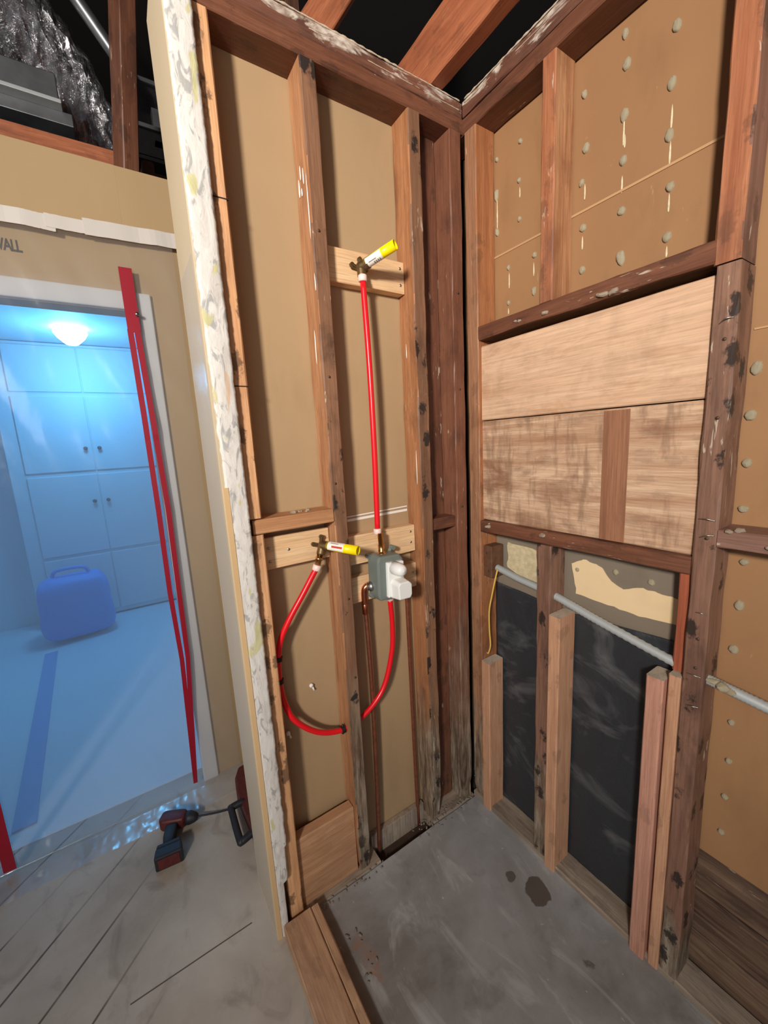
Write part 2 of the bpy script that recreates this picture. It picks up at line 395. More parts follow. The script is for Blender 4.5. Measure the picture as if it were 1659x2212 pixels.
M_['wire'] = plain('yellow_wire', srgb(214, 176, 84), .55)
M_['clamp'] = plain('black_clamp', srgb(28, 24, 22), .5)
M_['toolred'] = plain('tool_red', srgb(96, 36, 36), .5, vary=.5)
M_['toolblk'] = plain('tool_black', srgb(34, 34, 40), .55)
M_['tape'] = plain('white_tape', srgb(214, 206, 198), .4)
M_['crack'] = plain('brown_crack', srgb(104, 88, 76), .9)
M_['seam'] = plain('pale_seam', srgb(186, 146, 104), .7)
M_['dirt'] = plain('dark_soil', srgb(70, 54, 40), .95, 0, 1, sc=40, vary=.5)
M_['unlit_black'] = plain('roof_black', srgb(30, 24, 22), .9)  # near-black painted for the unlit attic and corner gap; saw kerfs share it
M_['grit'] = plain('grey_grit', srgb(150, 142, 132), .9, 0, .5, vary=.3)
M_['crust'] = plain('old_plaster_crust', srgb(196, 178, 156), .9, 0, .8, sc=80, vary=.25)
M_['insul'] = plain('old_insulation', srgb(150, 124, 84), .95, 0, 1, sc=50, vary=.6)
M_['fibre'] = plain('pale_fibre', srgb(214, 198, 160), .9, 0, 1, sc=60, vary=.35)
M_['bag'] = plain('blue_fabric', srgb(50, 140, 228), .6)
M_['stripe'] = plain('blue_strip', srgb(130, 165, 215), .6)
M_['knob'] = plain('dark_knob', srgb(46, 52, 64), .4)
def m_foil():
    t = NT('crumpled_foil'); v = t.n('ShaderNodeTexVoronoi', {'Vector': t.co((30, 8, 14)), 'Scale': 1.0}).outputs['Distance']
    n = t.noise(t.co((40, 10, 16)), 1, 5, .7, 1.2)
    return t.done(srgb(226, 224, 228), .13, t.math('ADD', v, n), 1, .035, .97)
M_['foil'] = m_foil()
def m_plastic():
    t = NT('clear_plastic_sheet')
    n = t.noise(t.co((4, 4, 2.2), False), 1, 3, .5, 1.2)
    bp = t.n('ShaderNodeBump', {'Height': n, 'Strength': .3, 'Distance': .015}).outputs[0]
    tr = t.n('ShaderNodeBsdfTransparent', {'Color': (.97, .98, 1, 1)})
    gl = t.n('ShaderNodeBsdfGlossy', {'Color': (1, 1, 1, 1), 'Roughness': .16, 'Normal': bp})
    df = t.n('ShaderNodeBsdfTranslucent', {'Color': (.85, .9, 1, 1), 'Normal': bp})
    m1 = t.n('ShaderNodeMixShader', {0: .20, 1: tr.outputs[0], 2: df.outputs[0]})
    d2 = t.n('ShaderNodeBsdfDiffuse', {'Color': (.9, .93, 1, 1), 'Normal': bp})
    m1 = t.n('ShaderNodeMixShader', {0: .05, 1: m1.outputs[0], 2: d2.outputs[0]})
    m2 = t.n('ShaderNodeMixShader', {0: .06, 1: m1.outputs[0], 2: gl.outputs[0]})
    t.t.links.new(m2.outputs[0], t.out.inputs[0]); return t.m
M_['sheet'] = m_plastic()
def m_emit(name, c, st):
    t = NT(name); t.b.inputs['Emission Color'].default_value = c4(c); t.b.inputs['Emission Strength'].default_value = st; return t.done(c, .4)
M_['dome'] = m_emit('lit_glass_dome', (.85, .95, 1), 6)

# ================================================================ STRUCTURE
def struct(o): o['kind'] = 'structure'; return o
# shower slab (stops at the wall plates) and the wooden subfloor at left
def slab_fn(u, v):
    x = -.70+u*.70; y = -2.2+v*2.19
    return (x, y, .003*mn.noise((x*5, y*5, 0))+.0015*mn.noise((x*22, y*22, 3)))
struct(grid('floor_slab', slab_fn, 40, 90, M_['slab'], origin=(0, 0, 0)))
struct(box('floor_slab_right', (-.001, -2.2, -.05), (.55, -.02, -.012), M_['slab'], origin=(0, 0, 0)))
struct(box('floor_left', (-3.2, -2.2, -.04), (-.70, 3.6, 0), M_['subfloor'], origin=(0, 0, 0)))
struct(box('floor_cavity', (-.85, -.012, -.12), (.1, .10, -.045), M_['dirt'], origin=(0, 0, -.12)))
box('floor_crack', (-1.20, .072, -.001), (-.88, .0755, .0005), M_['crack'], bpy.data.objects['floor_left'], 0)
box('mortar_ledge', (-.455, .058, -.06), (-.215, .079, .040), M_['plate'] , bpy.data.objects['floor_cavity'], .002)
# boards seen through the stud bays
struct(box('wall_back', (-.80, .080, -.05), (-.0, .093, 2.44), M_['kraft'], origin=(0, .08, 0)))
wr = struct(box('wall_right', (.085, -2.2, .37), (.098, .09, 2.44), M_['kraft_a'], origin=(.085, 0, 0)))
box('board_seam', (.0828, -.66, 2.003), (.086, -.03, 2.0085), M_['seam'], wr, 0)
box('board_seam', (.0828, -2.0, 1.62), (.086, -.72, 1.6235), M_['seam'], wr, 0)
# beyond: wall with the plastic covered doorway
wf = struct(box('wall_far', (-.905, .75, 0), (-.30, .83, 2.42), M_['kraft_c'], origin=(0, .75, 0)))
box('header_board', (-1.62, .75, 1.95), (-.905, .83, 2.42), M_['kraft_c'], wf, 0)
box('side_board', (-3.2, .75, 0), (-1.62, .83, 2.42), M_['kraft_c'], wf, 0)
cas = struct(box('trim_1', (-.912, .735, 0), (-.852, .765, 2.012), M_['white'], origin=(0, .75, 0), bev=.004))
box('head_casing', (-1.68, .735, 1.952), (-.912, .765, 2.012), M_['white'], cas, .004)
box('left_casing', (-1.68, .735, 0), (-1.62, .765, 1.952), M_['white'], cas, .004)
# blue lit room behind the doorway
struct(box('wall_room_back', (-2.8, 3.5, 0), (.3, 3.56, 2.4), M_['paintblue']))
struct(box('wall_room_left', (-2.8, .83, 0), (-2.74, 3.5, 2.4), M_['paintblue']))
struct(box('wall_room_right', (.1, .83, 0), (.16, 3.5, 2.4), M_['paintblue']))
struct(box('floor_room', (-2.74, .83, -.0), (.1, 3.5, .004), M_['paintblue']))
struct(box('ceiling', (-2.8, .83, 2.38), (.3, 3.56, 2.41), M_['paintblue']))
# attic roof box, colored near-black as if unlit, also keeps world light out
struct(box('ceiling_attic', (-4.2, -4.2, 3.55), (3, 5, 3.6), M_['unlit_black']))
struct(box('wall_attic_back', (-4.2, 3.0, 2.43), (3, 3.05, 3.55), M_['unlit_black']))
struct(box('wall_attic_right', (1.2, -4.2, 2.43), (1.25, 3.0, 3.55), M_['unlit_black']))
struct(box('wall_corner_light_block', (-.06, .10, -.05), (.2, .115, 2.44), M_['unlit_black']))  # unseen panel added to stop light leaking through the corner gap
struct(box('wall_outside', (.25, -2.2, -.05), (.28, .5, 2.44), M_['unlit_black']))
# ---------------------------------------------------------------- wall end (jamb face + scraped plaster)
tj = struct(box('trim_2', (-.828, -.016, -.02), (-.802, .19, 2.44), M_['beige'], origin=(-.815, .08, 0), bev=.001))
def strip_x(z):
    l = -.826+.011*min(1, max(0, (2.0-z)/1.2))+.003*mn.noise((z*30, 1, 0))+.002*mn.noise((z*90, 4, 0))
    r = -.772+.0025*mn.noise((z*26, 9, 0))+.0015*mn.noise((z*95, 2, 0))
    if z < .30: r = -.778+.004*mn.noise((z*30, 3, 0))
    if z < .18: r = -.792
    return l, r
def ps(u, v):
    z = -.02+v*2.45; l, r = strip_x(z); x = l+u*(r-l)
    e = 0.002*abs(math.sin(u*math.pi))+.0012*mn.noise((x*90, z*30, 0))
    return (x, -.0175-e, z)
pl = grid('wall_end_plaster', ps, 8, 420, M_['plaster'], None, (-.8, -.018, 0), True)
md = pl.modifiers.new('t', 'SOLIDIFY'); md.thickness = .014; md.offset = -1
tag(pl, 'tall ragged strip of scraped white plaster on the wall end left of the first stud', 'plaster')
box('edge_bead', (-.8265, -.0195, -.02), (-.8135, -.0155, 1.35), M_['bead'], tj, .0008)

# ================================================================ FRAMING
def lum(name, lo, hi, ax, m, label, cat, group=None, **k):
    return tag(board(name, lo, hi, ax, M_[m], None, **k), label, cat, group)
def nails(parent, pts, d, r=.0035, mat='nail', name='nail'):
    first = None
    for p in pts:
        m = along(p, d)
        if first is None: first = lathe(name, [(r*.6, -.004), (r, 0), (r*.9, .0012), (0, .0014)], p, d, M_[mat], parent, 10)
        else: copy_of(first, m, parent)
    return first
# left wall
lum('stud', (-.778, 0, .0), (-.737, .08, 1.218), 'z', 'orange', 'lower orange fir stud beside the white plaster strip, below the short ledge block', 'stud', rough=.001)
lum('stud', (-.778, 0, 1.262), (-.737, .08, 2.358), 'z', 'orange', 'upper orange fir stud beside the white plaster strip, above the short ledge block', 'stud', rough=.001)
for zk in (1.995, 1.588):
    box('saw_kerf', (-.780, -.0016, zk), (-.735, .004, zk+.0022), M_['unlit_black'], bpy.data.objects['stud.001'], 0)
s = lum('stud', (-.533, 0, .0), (-.491, .08, 2.358), 'z', 'side', 'middle stud of the pipe wall with dark rust spots, left of the tall red pipe', 'stud', rough=.0018, erode=.12, face=M_['face_w'], fdir=(0, -1, 0))
s3 = lum('stud', (-.214, 0, .0), (-.170, .08, 2.358), 'z', 'side_w', 'brown stud right of the tall red pipe with rotted pale foot', 'stud', rough=.0025, erode=.22, face=M_['face_w'], fdir=(0, -1, 0))
lum('corner_post', (-.058, 0, -.002), (-.010, .085, 2.358), 'z', 'old_dark_w', 'dark red corner post with rotted foot where the two walls meet', 'post', rough=.0022, erode=.1)
lum('fire_block', (-.762, -.001, 1.220), (-.535, .08, 1.258), 'x', 'ledge', 'short ledge block between first and middle stud with plaster crumbs on top', 'block')
lum('fire_block', (-.168, .01, 1.13), (-.060, .065, 1.17), 'x', 'old_dark', 'small dark block between the rotted-foot stud and the corner post', 'block')
P_L = (-.80, .0, 2.358)
lum('top_plate', (-.80, 0, 2.358), (-.0, .082, 2.400), 'x', 'old_dark', 'lower top plate of the pipe wall resting on the studs', 'beam', rough=.002)
lum('top_plate', (-.80, .003, 2.402), (-.0, .085, 2.445), 'x', 'crustx', 'upper top plate of the pipe wall with crusty white edge', 'beam', rough=.0025)
lum('bottom_plate', (-.80, -.004, -.045), (-.455, .078, .0), 'x', 'plate', 'dusty bottom plate at the foot of the first bay', 'beam', rough=.002)
lum('bottom_plate', (-.215, .0, -.045), (-.0, .08, -.002), 'x', 'plate', 'dusty bottom plate stub under the corner post', 'beam', rough=.003)
lum('filler_board', (-.168, .066, -.03), (-.060, .079, 2.358), 'z', 'old_dark', 'added dark board standing in for shade in the gap between the rotted-foot stud and the corner post', 'board')  # added to darken this gap, where the lit kraft board showed through
b = lum('low_board', (-.735, .018, .0), (-.535, .055, .25), 'x', 'plywood', 'wide tan board set across the foot of the first bay', 'board', rough=.0008)
def blockbd(name, lo, hi, label, pts, m='pine'):
    t = thing(name, (lo[0], (lo[1]+hi[1])/2, lo[2]), label, 'board')
    board('plank', lo, hi, 'x', M_[m], t, rough=.0007, ch=.002)
    nails(t, [(x, lo[1]-.0005, z) for x, z in pts], (0, -1, 0), .004, 'steel', 'screw'); return t
blockbd('backing_board', (-.490, .045, 1.885), (-.216, .079, 1.975), 'topmost new pine backing board behind the upper yellow stub', [(-.231, 1.955), (-.231, 1.908), (-.474, 1.955)])
blockbd('backing_board', (-.736, .045, 1.107), (-.535, .079, 1.197), 'new pine backing board in the first bay behind the lower yellow stub', [(-.715, 1.168), (-.715, 1.13), (-.66, 1.155)])
blockbd('backing_board', (-.490, .045, 1.064), (-.216, .079, 1.156), 'new pine backing board just above the grey shower valve', [(-.233, 1.135), (-.233, 1.098)])
blockbd('backing_board', (-.490, .045, .937), (-.216, .079, 1.022), 'narrow pine backing board behind the lower half of the grey valve', [(-.23, .99)])
# seam line on the back board of the pipe bay
grid('seam_tape', lambda u, v: (-.488+u*.27, .0792, 1.196+v*.008+.004*u), 8, 1, M_['label'], bpy.data.objects['wall_back'], (-.48, .079, 1.19))
grid('seam_tape', lambda u, v: (-.488+u*.27, .0792, 1.209+v*.004+.006*u), 8, 1, M_['label'], bpy.data.objects['wall_back'], (-.48, .079, 1.2))

# right wall
lum('stud', (0, -.052, .0), (.082, -.004, 2.358), 'z', 'warm', 'first stud of the right wall, directly right of the corner', 'stud', rough=.002, erode=.06, face=M_['face_l'], fdir=(-1, 0, 0))
lum('cripple_stud', (0, -.318, 1.788), (.082, -.279, 2.358), 'z', 'side', 'short upper stud above the header with flaked orange edge', 'stud', rough=.002, face=M_['face_o'], fdir=(-1, 0, 0))
lum('cripple_stud', (.0, -.330, .02), (.072, -.284, 1.11), 'z', 'plum', 'dark lower stud between sill and floor that the grey conduit passes through', 'stud', rough=.003, erode=.0)
lum('header', (0, -.674, 1.747), (.08, -.052, 1.788), 'y', 'old_dark', 'dark header rail with plaster crumbs above the pale window boards', 'beam', rough=.002)
lum('window_sill', (0, -.674, 1.112), (.08, -.052, 1.152), 'y', 'old_dark', 'reddish sill rail under the pale window boards', 'beam', rough=.002)
lum('stud', (0, -.716, .0), (.08, -.676, 1.738), 'z', 'plum', 'large dark stud right of the boarded window, full height below its joint', 'stud', rough=.0025, erode=.0)
lum('stud', (0, -.714, 1.741), (.08, -.671, 2.358), 'z', 'plum_up', 'upper reddish stud right of the blob dotted panel, above the joint', 'stud', rough=.002, face=M_['face_o'], fdir=(-1, 0, 0))
lum('stud', (0, -1.16, .0), (.08, -1.12, 2.358), 'z', 'plum', 'stud at the far right beyond the ledge', 'stud')
lum('top_plate', (0, -2.0, 2.358), (.082, .082, 2.4005), 'y', 'old_dark', 'lower top plate of the right wall', 'beam', rough=.002)
lum('top_plate', (-.002, -2.0, 2.402), (.085, -.0, 2.445), 'y', 'crusty', 'upper top plate of the right wall with crusty edge', 'beam', rough=.003)
lum('bottom_plate', (.0, -2.0, -.04), (.082, .0, .018), 'y', 'plate', 'long dusty bottom plate along the right wall', 'beam', rough=.002)
lum('ledge_rail', (0, -1.12, 1.183), (.083, -.717, 1.222), 'y', 'plum_up', 'dusty ledge rail right of the large dark stud', 'beam', rough=.002)
lum('jack_stud', (.018, -.674, .865), (.075, -.648, 1.112), 'z', 'red', 'thin orange red stud tucked behind the large dark stud', 'stud')
lum('new_stud', (-.006, -.093, .0), (.070, -.055, .622), 'z', 'fir', 'shortest new cut stud standing next to the corner', 'stud', 'new cut studs on the right wall', rough=.0006, face=M_['cutend'], fdir=(0, 0, 1))
lum('new_stud', (-.008, -.369, .0), (.072, -.331, .900), 'z', 'fir', 'tallest new cut stud beside the dark middle stud', 'stud', 'new cut studs on the right wall', rough=.0006, face=M_['cutend'], fdir=(0, 0, 1))
lum('new_stud', (-.012, -.644, .0), (.050, -.606, .842), 'z', 'pinkfir', 'pinkish new cut stud left of the large dark stud', 'stud', 'new cut studs on the right wall', rough=.0006, face=M_['cutend'], fdir=(0, 0, 1))
lum('new_stud', (-.004, -.675, .0), (.068, -.650, .862), 'z', 'fir', 'narrow orange cut stud squeezed between the pinkish new stud and the large dark stud', 'stud', 'new cut studs on the right wall', rough=.0006, face=M_['cutend'], fdir=(0, 0, 1))
lum('window_board', (.014, -.674, 1.492), (.036, -.053, 1.728), 'y', 'sheath', 'smooth pale sheathing board under the header', 'board', rough=.0005)
lum('window_board', (.016, -.674, 1.153), (.038, -.053, 1.489), 'y', 'sheath2', 'rough saw-marked brown sheathing board above the sill', 'board', rough=.0006)
sb = tag(board('stain_band', (.0145, -.525, 1.155), (.0165, -.462, 1.485), 'z', M_['band'], None, rough=.0004, ch=.0004), 'flat reddish unfaded strip of wood on the rough window board', 'board')
# membrane, torn paper etc.
box('lower_backing', (.087, -.70, 0), (.097, .09, .37), M_['greyboard'], wr, 0)
def poly(name, pts, x, th, mat, parent, jag=.004, n=6):
    P = []
    for i in range(len(pts)):
        a, b = Vector(pts[i]), Vector(pts[(i+1) % len(pts)])
        for k in range(n):
            q = a.lerp(b, k/n); P.append((q.x+jag*mn.noise((q.x*60, q.y*60, 1)), q.y+jag*mn.noise((q.x*60, q.y*60, 7))))
    bm = bmesh.new(); prism_bm(bm, P, 0, th)
    m = Matrix(((0, 0, -1, x), (1, 0, 0, 0), (0, 1, 0, 0), (0, 0, 0, 1)))   # local x->world y, y->world z, z->world -x
    return mesh(name, bm, mat, parent, m)
poly('grey_paper', [(-.676, .80), (-.054, .80), (-.054, 1.112), (-.676, 1.112)], .0855, .002, M_['greyboard'], wr, 0, 1)
poly('torn_paper', [(-.345, 1.045), (-.381, 1.066), (-.436, 1.055), (-.464, 1.021), (-.496, 1.006), (-.547, 1.025), (-.58, 1.02), (-.648, 1.02), (-.648, .952), (-.54, .944), (-.441, .948), (-.363, .955)], .0835, .0015, M_['cream'], wr)
poly('fibre_patch', [(-.105, 1.068), (-.225, 1.06), (-.225, .925), (-.105, .975)], .083, .004, M_['fibre'], wr, .008)
def blk(u, v):
    y = -.674+u*.62; top = .89+.02*abs(y+.35)/.3; z = .015+v*(top-.015)
    return (.078+.004*mn.noise((y*9, z*6, 0))+.002*mn.noise((y*30+z*25, z*18, 4)), y, z)
bs = grid('building_paper', blk, 60, 80, M_['black'], None, (.078, -.3, .0), True, .001)
tag(bs, 'wrinkled black building paper covering the wall behind the new cut studs', 'paper')
# dark sheathing planks at lower right
for i, (z0, z1) in enumerate([(-.01, .115), (.12, .245), (.25, .372)]):
    lum('sheathing_plank', (.085, -2.1, z0), (.104, -.70, z1), 'y', 'lath', ['lowest dark sheathing plank at bottom right by the floor', 'middle dark sheathing plank at bottom right', 'topmost dark sheathing plank at bottom right, under the brown board'][i], 'plank', 'dark planks right of the large stud', rough=.003)
# ---------------------------------------------------------------- plaster dabs on the brown board
def dab_bm(sd, asp):
    bm = bmesh.new(); n = 18
    rings = []
    for r, h in ((1, 0), (.93, .28), (.7, .42), (.35, .5)):
        rings.append([bm.verts.new((r*math.cos(a)*(1+.28*mn.noise((math.cos(a)*1.4+sd, math.sin(a)*1.4, r))), asp*r*math.sin(a)*(1+.28*mn.noise((math.cos(a)*1.4+sd, math.sin(a)*1.4, r+2))), h*(1+.4*mn.noise((a+sd, r*3, 1))))) for a in [2*math.pi*k/n for k in range(n)]])
    for i in range(3):
        for k in range(n): bm.faces.new((rings[i][k], rings[i][(k+1) % n], rings[i+1][(k+1) % n], rings[i+1][k]))
    bm.faces.new(rings[-1]); return bm
DM = []
FX = Matrix(((0, 0, -1, 0), (1, 0, 0, 0), (0, 1, 0, 0), (0, 0, 0, 1)))
dabs = [(-.438,2.331,.8,1.6),(-.545,2.266,1,1.4),(-.445,2.267,1,1.5),(-.542,2.164,1,1.5),(-.343,2.273,.8,1.5),(-.444,2.166,1.1,1.5),(-.543,2.066,1,1.6),
 (-.351,2.15,1,1.4),(-.446,2.07,1,1.2),(-.551,1.962,1,1.2),(-.342,2.075,.8,1.3),(-.447,1.961,1.1,1),(-.349,1.966,1,1.1),(-.551,1.86,1.1,1.1),(-.45,1.856,1.2,1.9),
 (-.35,1.864,1,1.1),(-.148,2.282,.7,1.2),(-.060,2.282,.6,1.3),(-.144,2.182,.7,1.1),(-.058,2.185,.9,2.4),(-.146,2.078,.7,1.2),(-.060,2.078,.8,1.8),(-.2,1.958,.8,1.2),(-.105,1.958,.6,1.5),(-.2,1.86,.8,1.9),(-.105,1.855,.6,1.4),
 (-.730,1.546,1.1,1.5),(-.728,1.453,1.1,1.2),(-.73,1.354,1,1.1),(-.732,1.256,1.1,.8),(-.742,1.14,1,.8),(-.742,1.04,1,1.4),(-.74,.934,1,1.2),(-.75,.754,.8,1),(-.753,.654,.8,1),(-.752,.556,.8,1),(-.753,.457,.8,1),
 (-.84,1.95,1,1.2),(-.84,1.74,1,1.2),(-.365,1.03,.8,1.),(-.475,1.05,.9,1.1),(-.565,1.045,1,1.)]
first = {}
for i, (y, z, s_, a_) in enumerate(dabs):
    k = i % 5; sc_ = .0085*s_
    m = Matrix.Translation((.0848, y, z)) @ FX @ Matrix.Rotation(random.uniform(-.3, .3), 4, 'Z') @ Matrix.Diagonal((sc_, sc_*(a_+.15)*.9, .013, 1))
    if k not in first: first[k] = mesh('plaster_dab', dab_bm(k*3.7, 1), M_['dab'], wr, m, True)
    else: copy_of(first[k], m, wr)
# plaster crumbs along plate edges: part of each plate
def crumbs(parent, pts, s=.006, name='plaster_crumb', mat='crust'):
    f = None
    for p in pts:
        k = s*random.uniform(.6, 1.5)
        m = Matrix.Translation(p) @ Matrix.Rotation(random.random()*6, 4, 'Z') @ Matrix.Rotation(random.uniform(-.6, .6), 4, 'X') @ Matrix.Diagonal((k*random.uniform(1, 2.2), k, k*.7, 1))
        if f is None:
            bm = bmesh.new(); bmesh.ops.create_icosphere(bm, subdivisions=2, radius=1)
            for v in bm.verts: v.co *= 1+.35*mn.noise(v.co*1.7)
            f = mesh(name, bm, M_[mat], parent, m)
        else: copy_of(f, m, parent)
def ridge(name, a, b, r, parent, mat='crust'):
    a, b = Vector(a), Vector(b); L = (b-a).length; n = int(L/.006)
    pts = [a.lerp(b, i/n)+Vector((0, 0, r*.5*mn.noise((i*.35, 1, 0)))) for i in range(n+1)]
    return tube(name, pts, r, M_[mat], parent, 7, True, False, lambda i, k: r*(.35+.9*abs(mn.noise((i*.23, r*900, 3)))), origin=a)
tp = [o for o in bpy.data.objects if o.name.startswith('top_plate')]
tpB, tpA = tp[1], tp[3]
ridge('plaster_edge', (-.60, .003, 2.446), (-.01, .003, 2.446), .0035, tpB)
ridge('plaster_edge', (-.50, .004, 2.425), (-.01, .003, 2.421), .0022, tpB)
ridge('plaster_edge', (-.002, -.01, 2.446), (-.002, -.75, 2.446), .0035, tpA)
ridge('plaster_edge', (-.002, -.01, 2.436), (-.002, -.30, 2.43), .0022, tpA)
crumbs(bpy.data.objects['header'], [(.0, -.20, 1.765), (.0, -.30, 1.76), (-.001, -.46, 1.757), (-.001, -.45, 1.758), (-.0, -.48, 1.756), (0, -.215, 1.762)], .007)
crumbs(bpy.data.objects['fire_block'], [(-.64+random.random()*.05, .02+random.random()*.03, 1.259) for i in range(6)], .006)
crumbs(bpy.data.objects['window_sill'], [(.0, -.09, 1.135), (0, -.093, 1.145), (0, -.30, 1.14)], .006)
dcr = bpy.data.objects['ledge_rail']
crumbs(dcr, [(.0, -.735, 1.22), (.01, -.75, 1.223), (-.001, -.80, 1.198)], .006)
sc_ = thing('rubble', (-.24, .03, 0), 'loose grey rubble and grit at the feet of the corner studs', 'rubble'); sc_['kind'] = 'stuff'
crumbs(sc_, [(random.uniform(-.30, -.01), random.uniform(-.03, .03), .001) for i in range(60)]+[(random.uniform(-.70, -.45), random.uniform(-.03, -.005), .002) for i in range(26)]+[(random.uniform(-.66, -.60), random.uniform(-.26, -.12), .003) for i in range(14)], .0024, 'grit', 'grit')
def streak(parent, p, L, w_, side, name='paint_drip', mat='label'):
    bm = bmesh.new(); bmesh.ops.create_icosphere(bm, subdivisions=2, radius=1)
    for v in bm.verts: v.co.x *= 1+.3*mn.noise(v.co*2); v.co = Vector((v.co.x*w_*(1-.35*v.co.z), v.co.y*.0012, v.co.z*L/2))
    m = Matrix.Translation(p) @ Matrix.Rotation(math.pi/2 if side == 'x' else 0, 4, 'Z')
    return mesh(name, bm, M_[mat], parent, m, True)
for y, z, L, w_ in ((.047, 2.13, .035, .003), (.060, 2.10, .045, .0045), (.045, 2.085, .02, .0035), (.030, 2.115, .04, .0025), (.012, 2.02, .20, .0016), (.035, 1.70, .10, .0025), (.006, 1.86, .05, .002)):
    streak(s, (-.5332, y, z), L, w_, 'x')
for y, z, L in ((-.445, 2.135, .07), (-.444, 2.11, .03), (-.542, 2.10, .05), (-.543, 2.03, .05), (-.447, 2.02, .04), (-.349, 2.05, .04), (-.551, 1.93, .04), (-.35, 1.93, .035), (-.55, 1.83, .025), (-.105, 1.92, .05), (-.2, 1.92, .04), (-.06, 2.13, .10), (-.144, 2.15, .03), (-.105, 1.83, .02)):
    streak(wr, (.0848, y+random.uniform(-.003, .003), z), L, .0022, 'x', 'plaster_streak', 'dab')
streak(s3, (-.2142, .05, 1.72), .05, .0012, 'x'); streak(s3, (-.2142, .02, 1.35), .12, .0012, 'x')
# nails in studs
nails(s, [(-.512+random.uniform(-.01, .01), -.0015, z) for z in (1.98, 1.62, 1.33, .98, .72)], (0, -1, 0))
nails(bpy.data.objects['corner_post'], [(-.035, -.0015, z) for z in (1.9, 1.6, 1.2)], (0, -1, 0))
big = [o for o in bpy.data.objects if o.name.startswith('stud') and 'large dark' in o['label']][0]
nails(big, [(-.0015, -.70, z) for z in (1.6, 1.45, 1.2, .97, .9)], (-1, 0, 0))
def whisker(parent, p, q):
    tube('bent_nail', [p, ((p[0]+q[0])/2-.006, (p[1]+q[1])/2, (p[2]+q[2])/2+.003), q], .0011, M_['steel'], parent, 6)
for z in (1.63, 1.24, 1.2, 1.03, .88, .8): whisker(big, (0, -.682-random.random()*.01, z), (-.001, -.712, z+random.uniform(-.004, .008)))

# ================================================================ PLUMBING
def ring(name, p, d, parent, r=.0125, L=.018): return lathe(name, [(r*.8, -L/2), (r, -L/2+.002), (r, L/2-.002), (r*.8, L/2)], p, d, M_['ring'], parent, 20)
R = .0085
t = thing('pex_pipe', (-.382, .012, 1.17), 'straight vertical red plastic pipe between the upper elbow and the valve', 'pipe')
tube('pipe', [(-.383, .012, 1.168), (-.381, .008, 1.4), (-.381, .008, 1.65), (-.383, .014, 1.888)], R, M_['pex'], t)
ring('expansion_ring', (-.3835, .014, 1.893), (0, 0, 1), t); ring('expansion_ring', (-.3835, .012, 1.166), (0, 0, 1), t)
def nozzle(loc, d, L, label, lab_red, updir):
    d = Vector(d).normalized(); loc = Vector(loc)
    t = thing('stub_nipple', loc, label, 'pipe stub')
    ro, ri = .0135, .0115
    lathe('tube', [(ri, .004), (ro, 0), (ro, L), (ri, L), (ri, .012), (0, .012)], loc, d, M_['yellow'], t, 28, False)
    # wrapped label
    u = Vector(updir); u = (u-d*u.dot(d)).normalized(); v = d.cross(u)
    bm = bmesh.new(); rr = ro+.0004
    def patch(mat_i, a0, a1, z0, z1, rad):
        k = 10
        for i in range(k):
            A, B = a0+(a1-a0)*i/k, a0+(a1-a0)*(i+1)/k
            f = bm.faces.new([bm.verts.new(d*z+rad*(math.cos(a)*u+math.sin(a)*v)) for a, z in ((A, z0), (B, z0), (B, z1), (A, z1))]); f.material_index = mat_i
    patch(0, -1.5, 1.1, .006, L*.58, rr)
    if lab_red: patch(1, .1, .5, .02, L*.55, rr+.0003)
    else:
        for k in range(4): patch(2, -.1, .45, L*(.30+.06*k), L*(.33+.06*k), rr+.0003)
    patch(2, -.5, -.35, .015, L*.4, rr+.0003)
    me = mesh('label_sticker', bm, M_['label'], t, Matrix.Translation(loc), False, [M_['redprint'], M_['print']])
    return t
def elbow(loc, out, down, label):
    """drop-ear elbow: body cylinder out + body down + two ears"""
    loc = Vector(loc); t = thing('drop_ear_elbow', loc, label, 'pipe fitting')
    bm = bmesh.new(); o_, dn = Vector(out).normalized(), Vector(down).normalized()
    tube_bm(bm, smooth_path([(0, 0, 0), o_*.012, o_*.026], 4), .0145, 16)
    tube_bm(bm, smooth_path([(0, 0, 0), dn*.012, dn*.026], 4), .0125, 16)
    bmesh.ops.create_icosphere(bm, subdivisions=2, radius=.0148)
    mesh('body', bm, M_['oldbrass'], t, Matrix.Translation(loc), True)
    for e in ((-.022, 0, .006), (.004, 0, .024), (.022, 0, -.002)):
        p = loc+Vector((0, .012, 0)); bm = bmesh.new()
        tube_bm(bm, [Vector((0, 0, 0)), Vector(e)], .0055, 8)
        lathe_bm(bm, [(0, -.004), (.0065, -.004), (.0065, .004), (0, .004)], 14, Matrix.Translation(e) @ Matrix.Rotation(math.pi/2, 4, 'X'))
        mesh('mounting_ear', bm, M_['oldbrass'], t, Matrix.Translation(p))
    return t
elbow((-.383, .020, 1.925), (.55, -.95, .22), (0, -.1, -1), 'upper dull brass ear elbow screwed to the topmost pine board')
nozzle((-.376, .006, 1.929), (.50, -.95, .27), .098, 'upper yellow stub nipple pointing up and out of the wall', False, (-.3, -.6, -.9))
elbow((-.567, .022, 1.152), (.6, -.9, -.05), (-.35, -.1, -1), 'lower dull brass ear elbow on the first bay pine board')
nozzle((-.558, .006, 1.153), (.62, -.9, -.10), .098, 'lower yellow stub nipple crossing in front of the middle stud', True, (-.5, -.6, .5))
t = thing('brass_adapter', (-.585, .02, 1.11), 'slim shiny brass adapter under the lower elbow', 'pipe fitting')
lathe('barrel', [(.008, -.022), (.0085, -.004), (.0105, -.004), (.0105, .006), (.0085, .006), (.0085, .02)], (-.581, .021, 1.117), (-.34, -.02, -1), M_['brass'], t, 18)
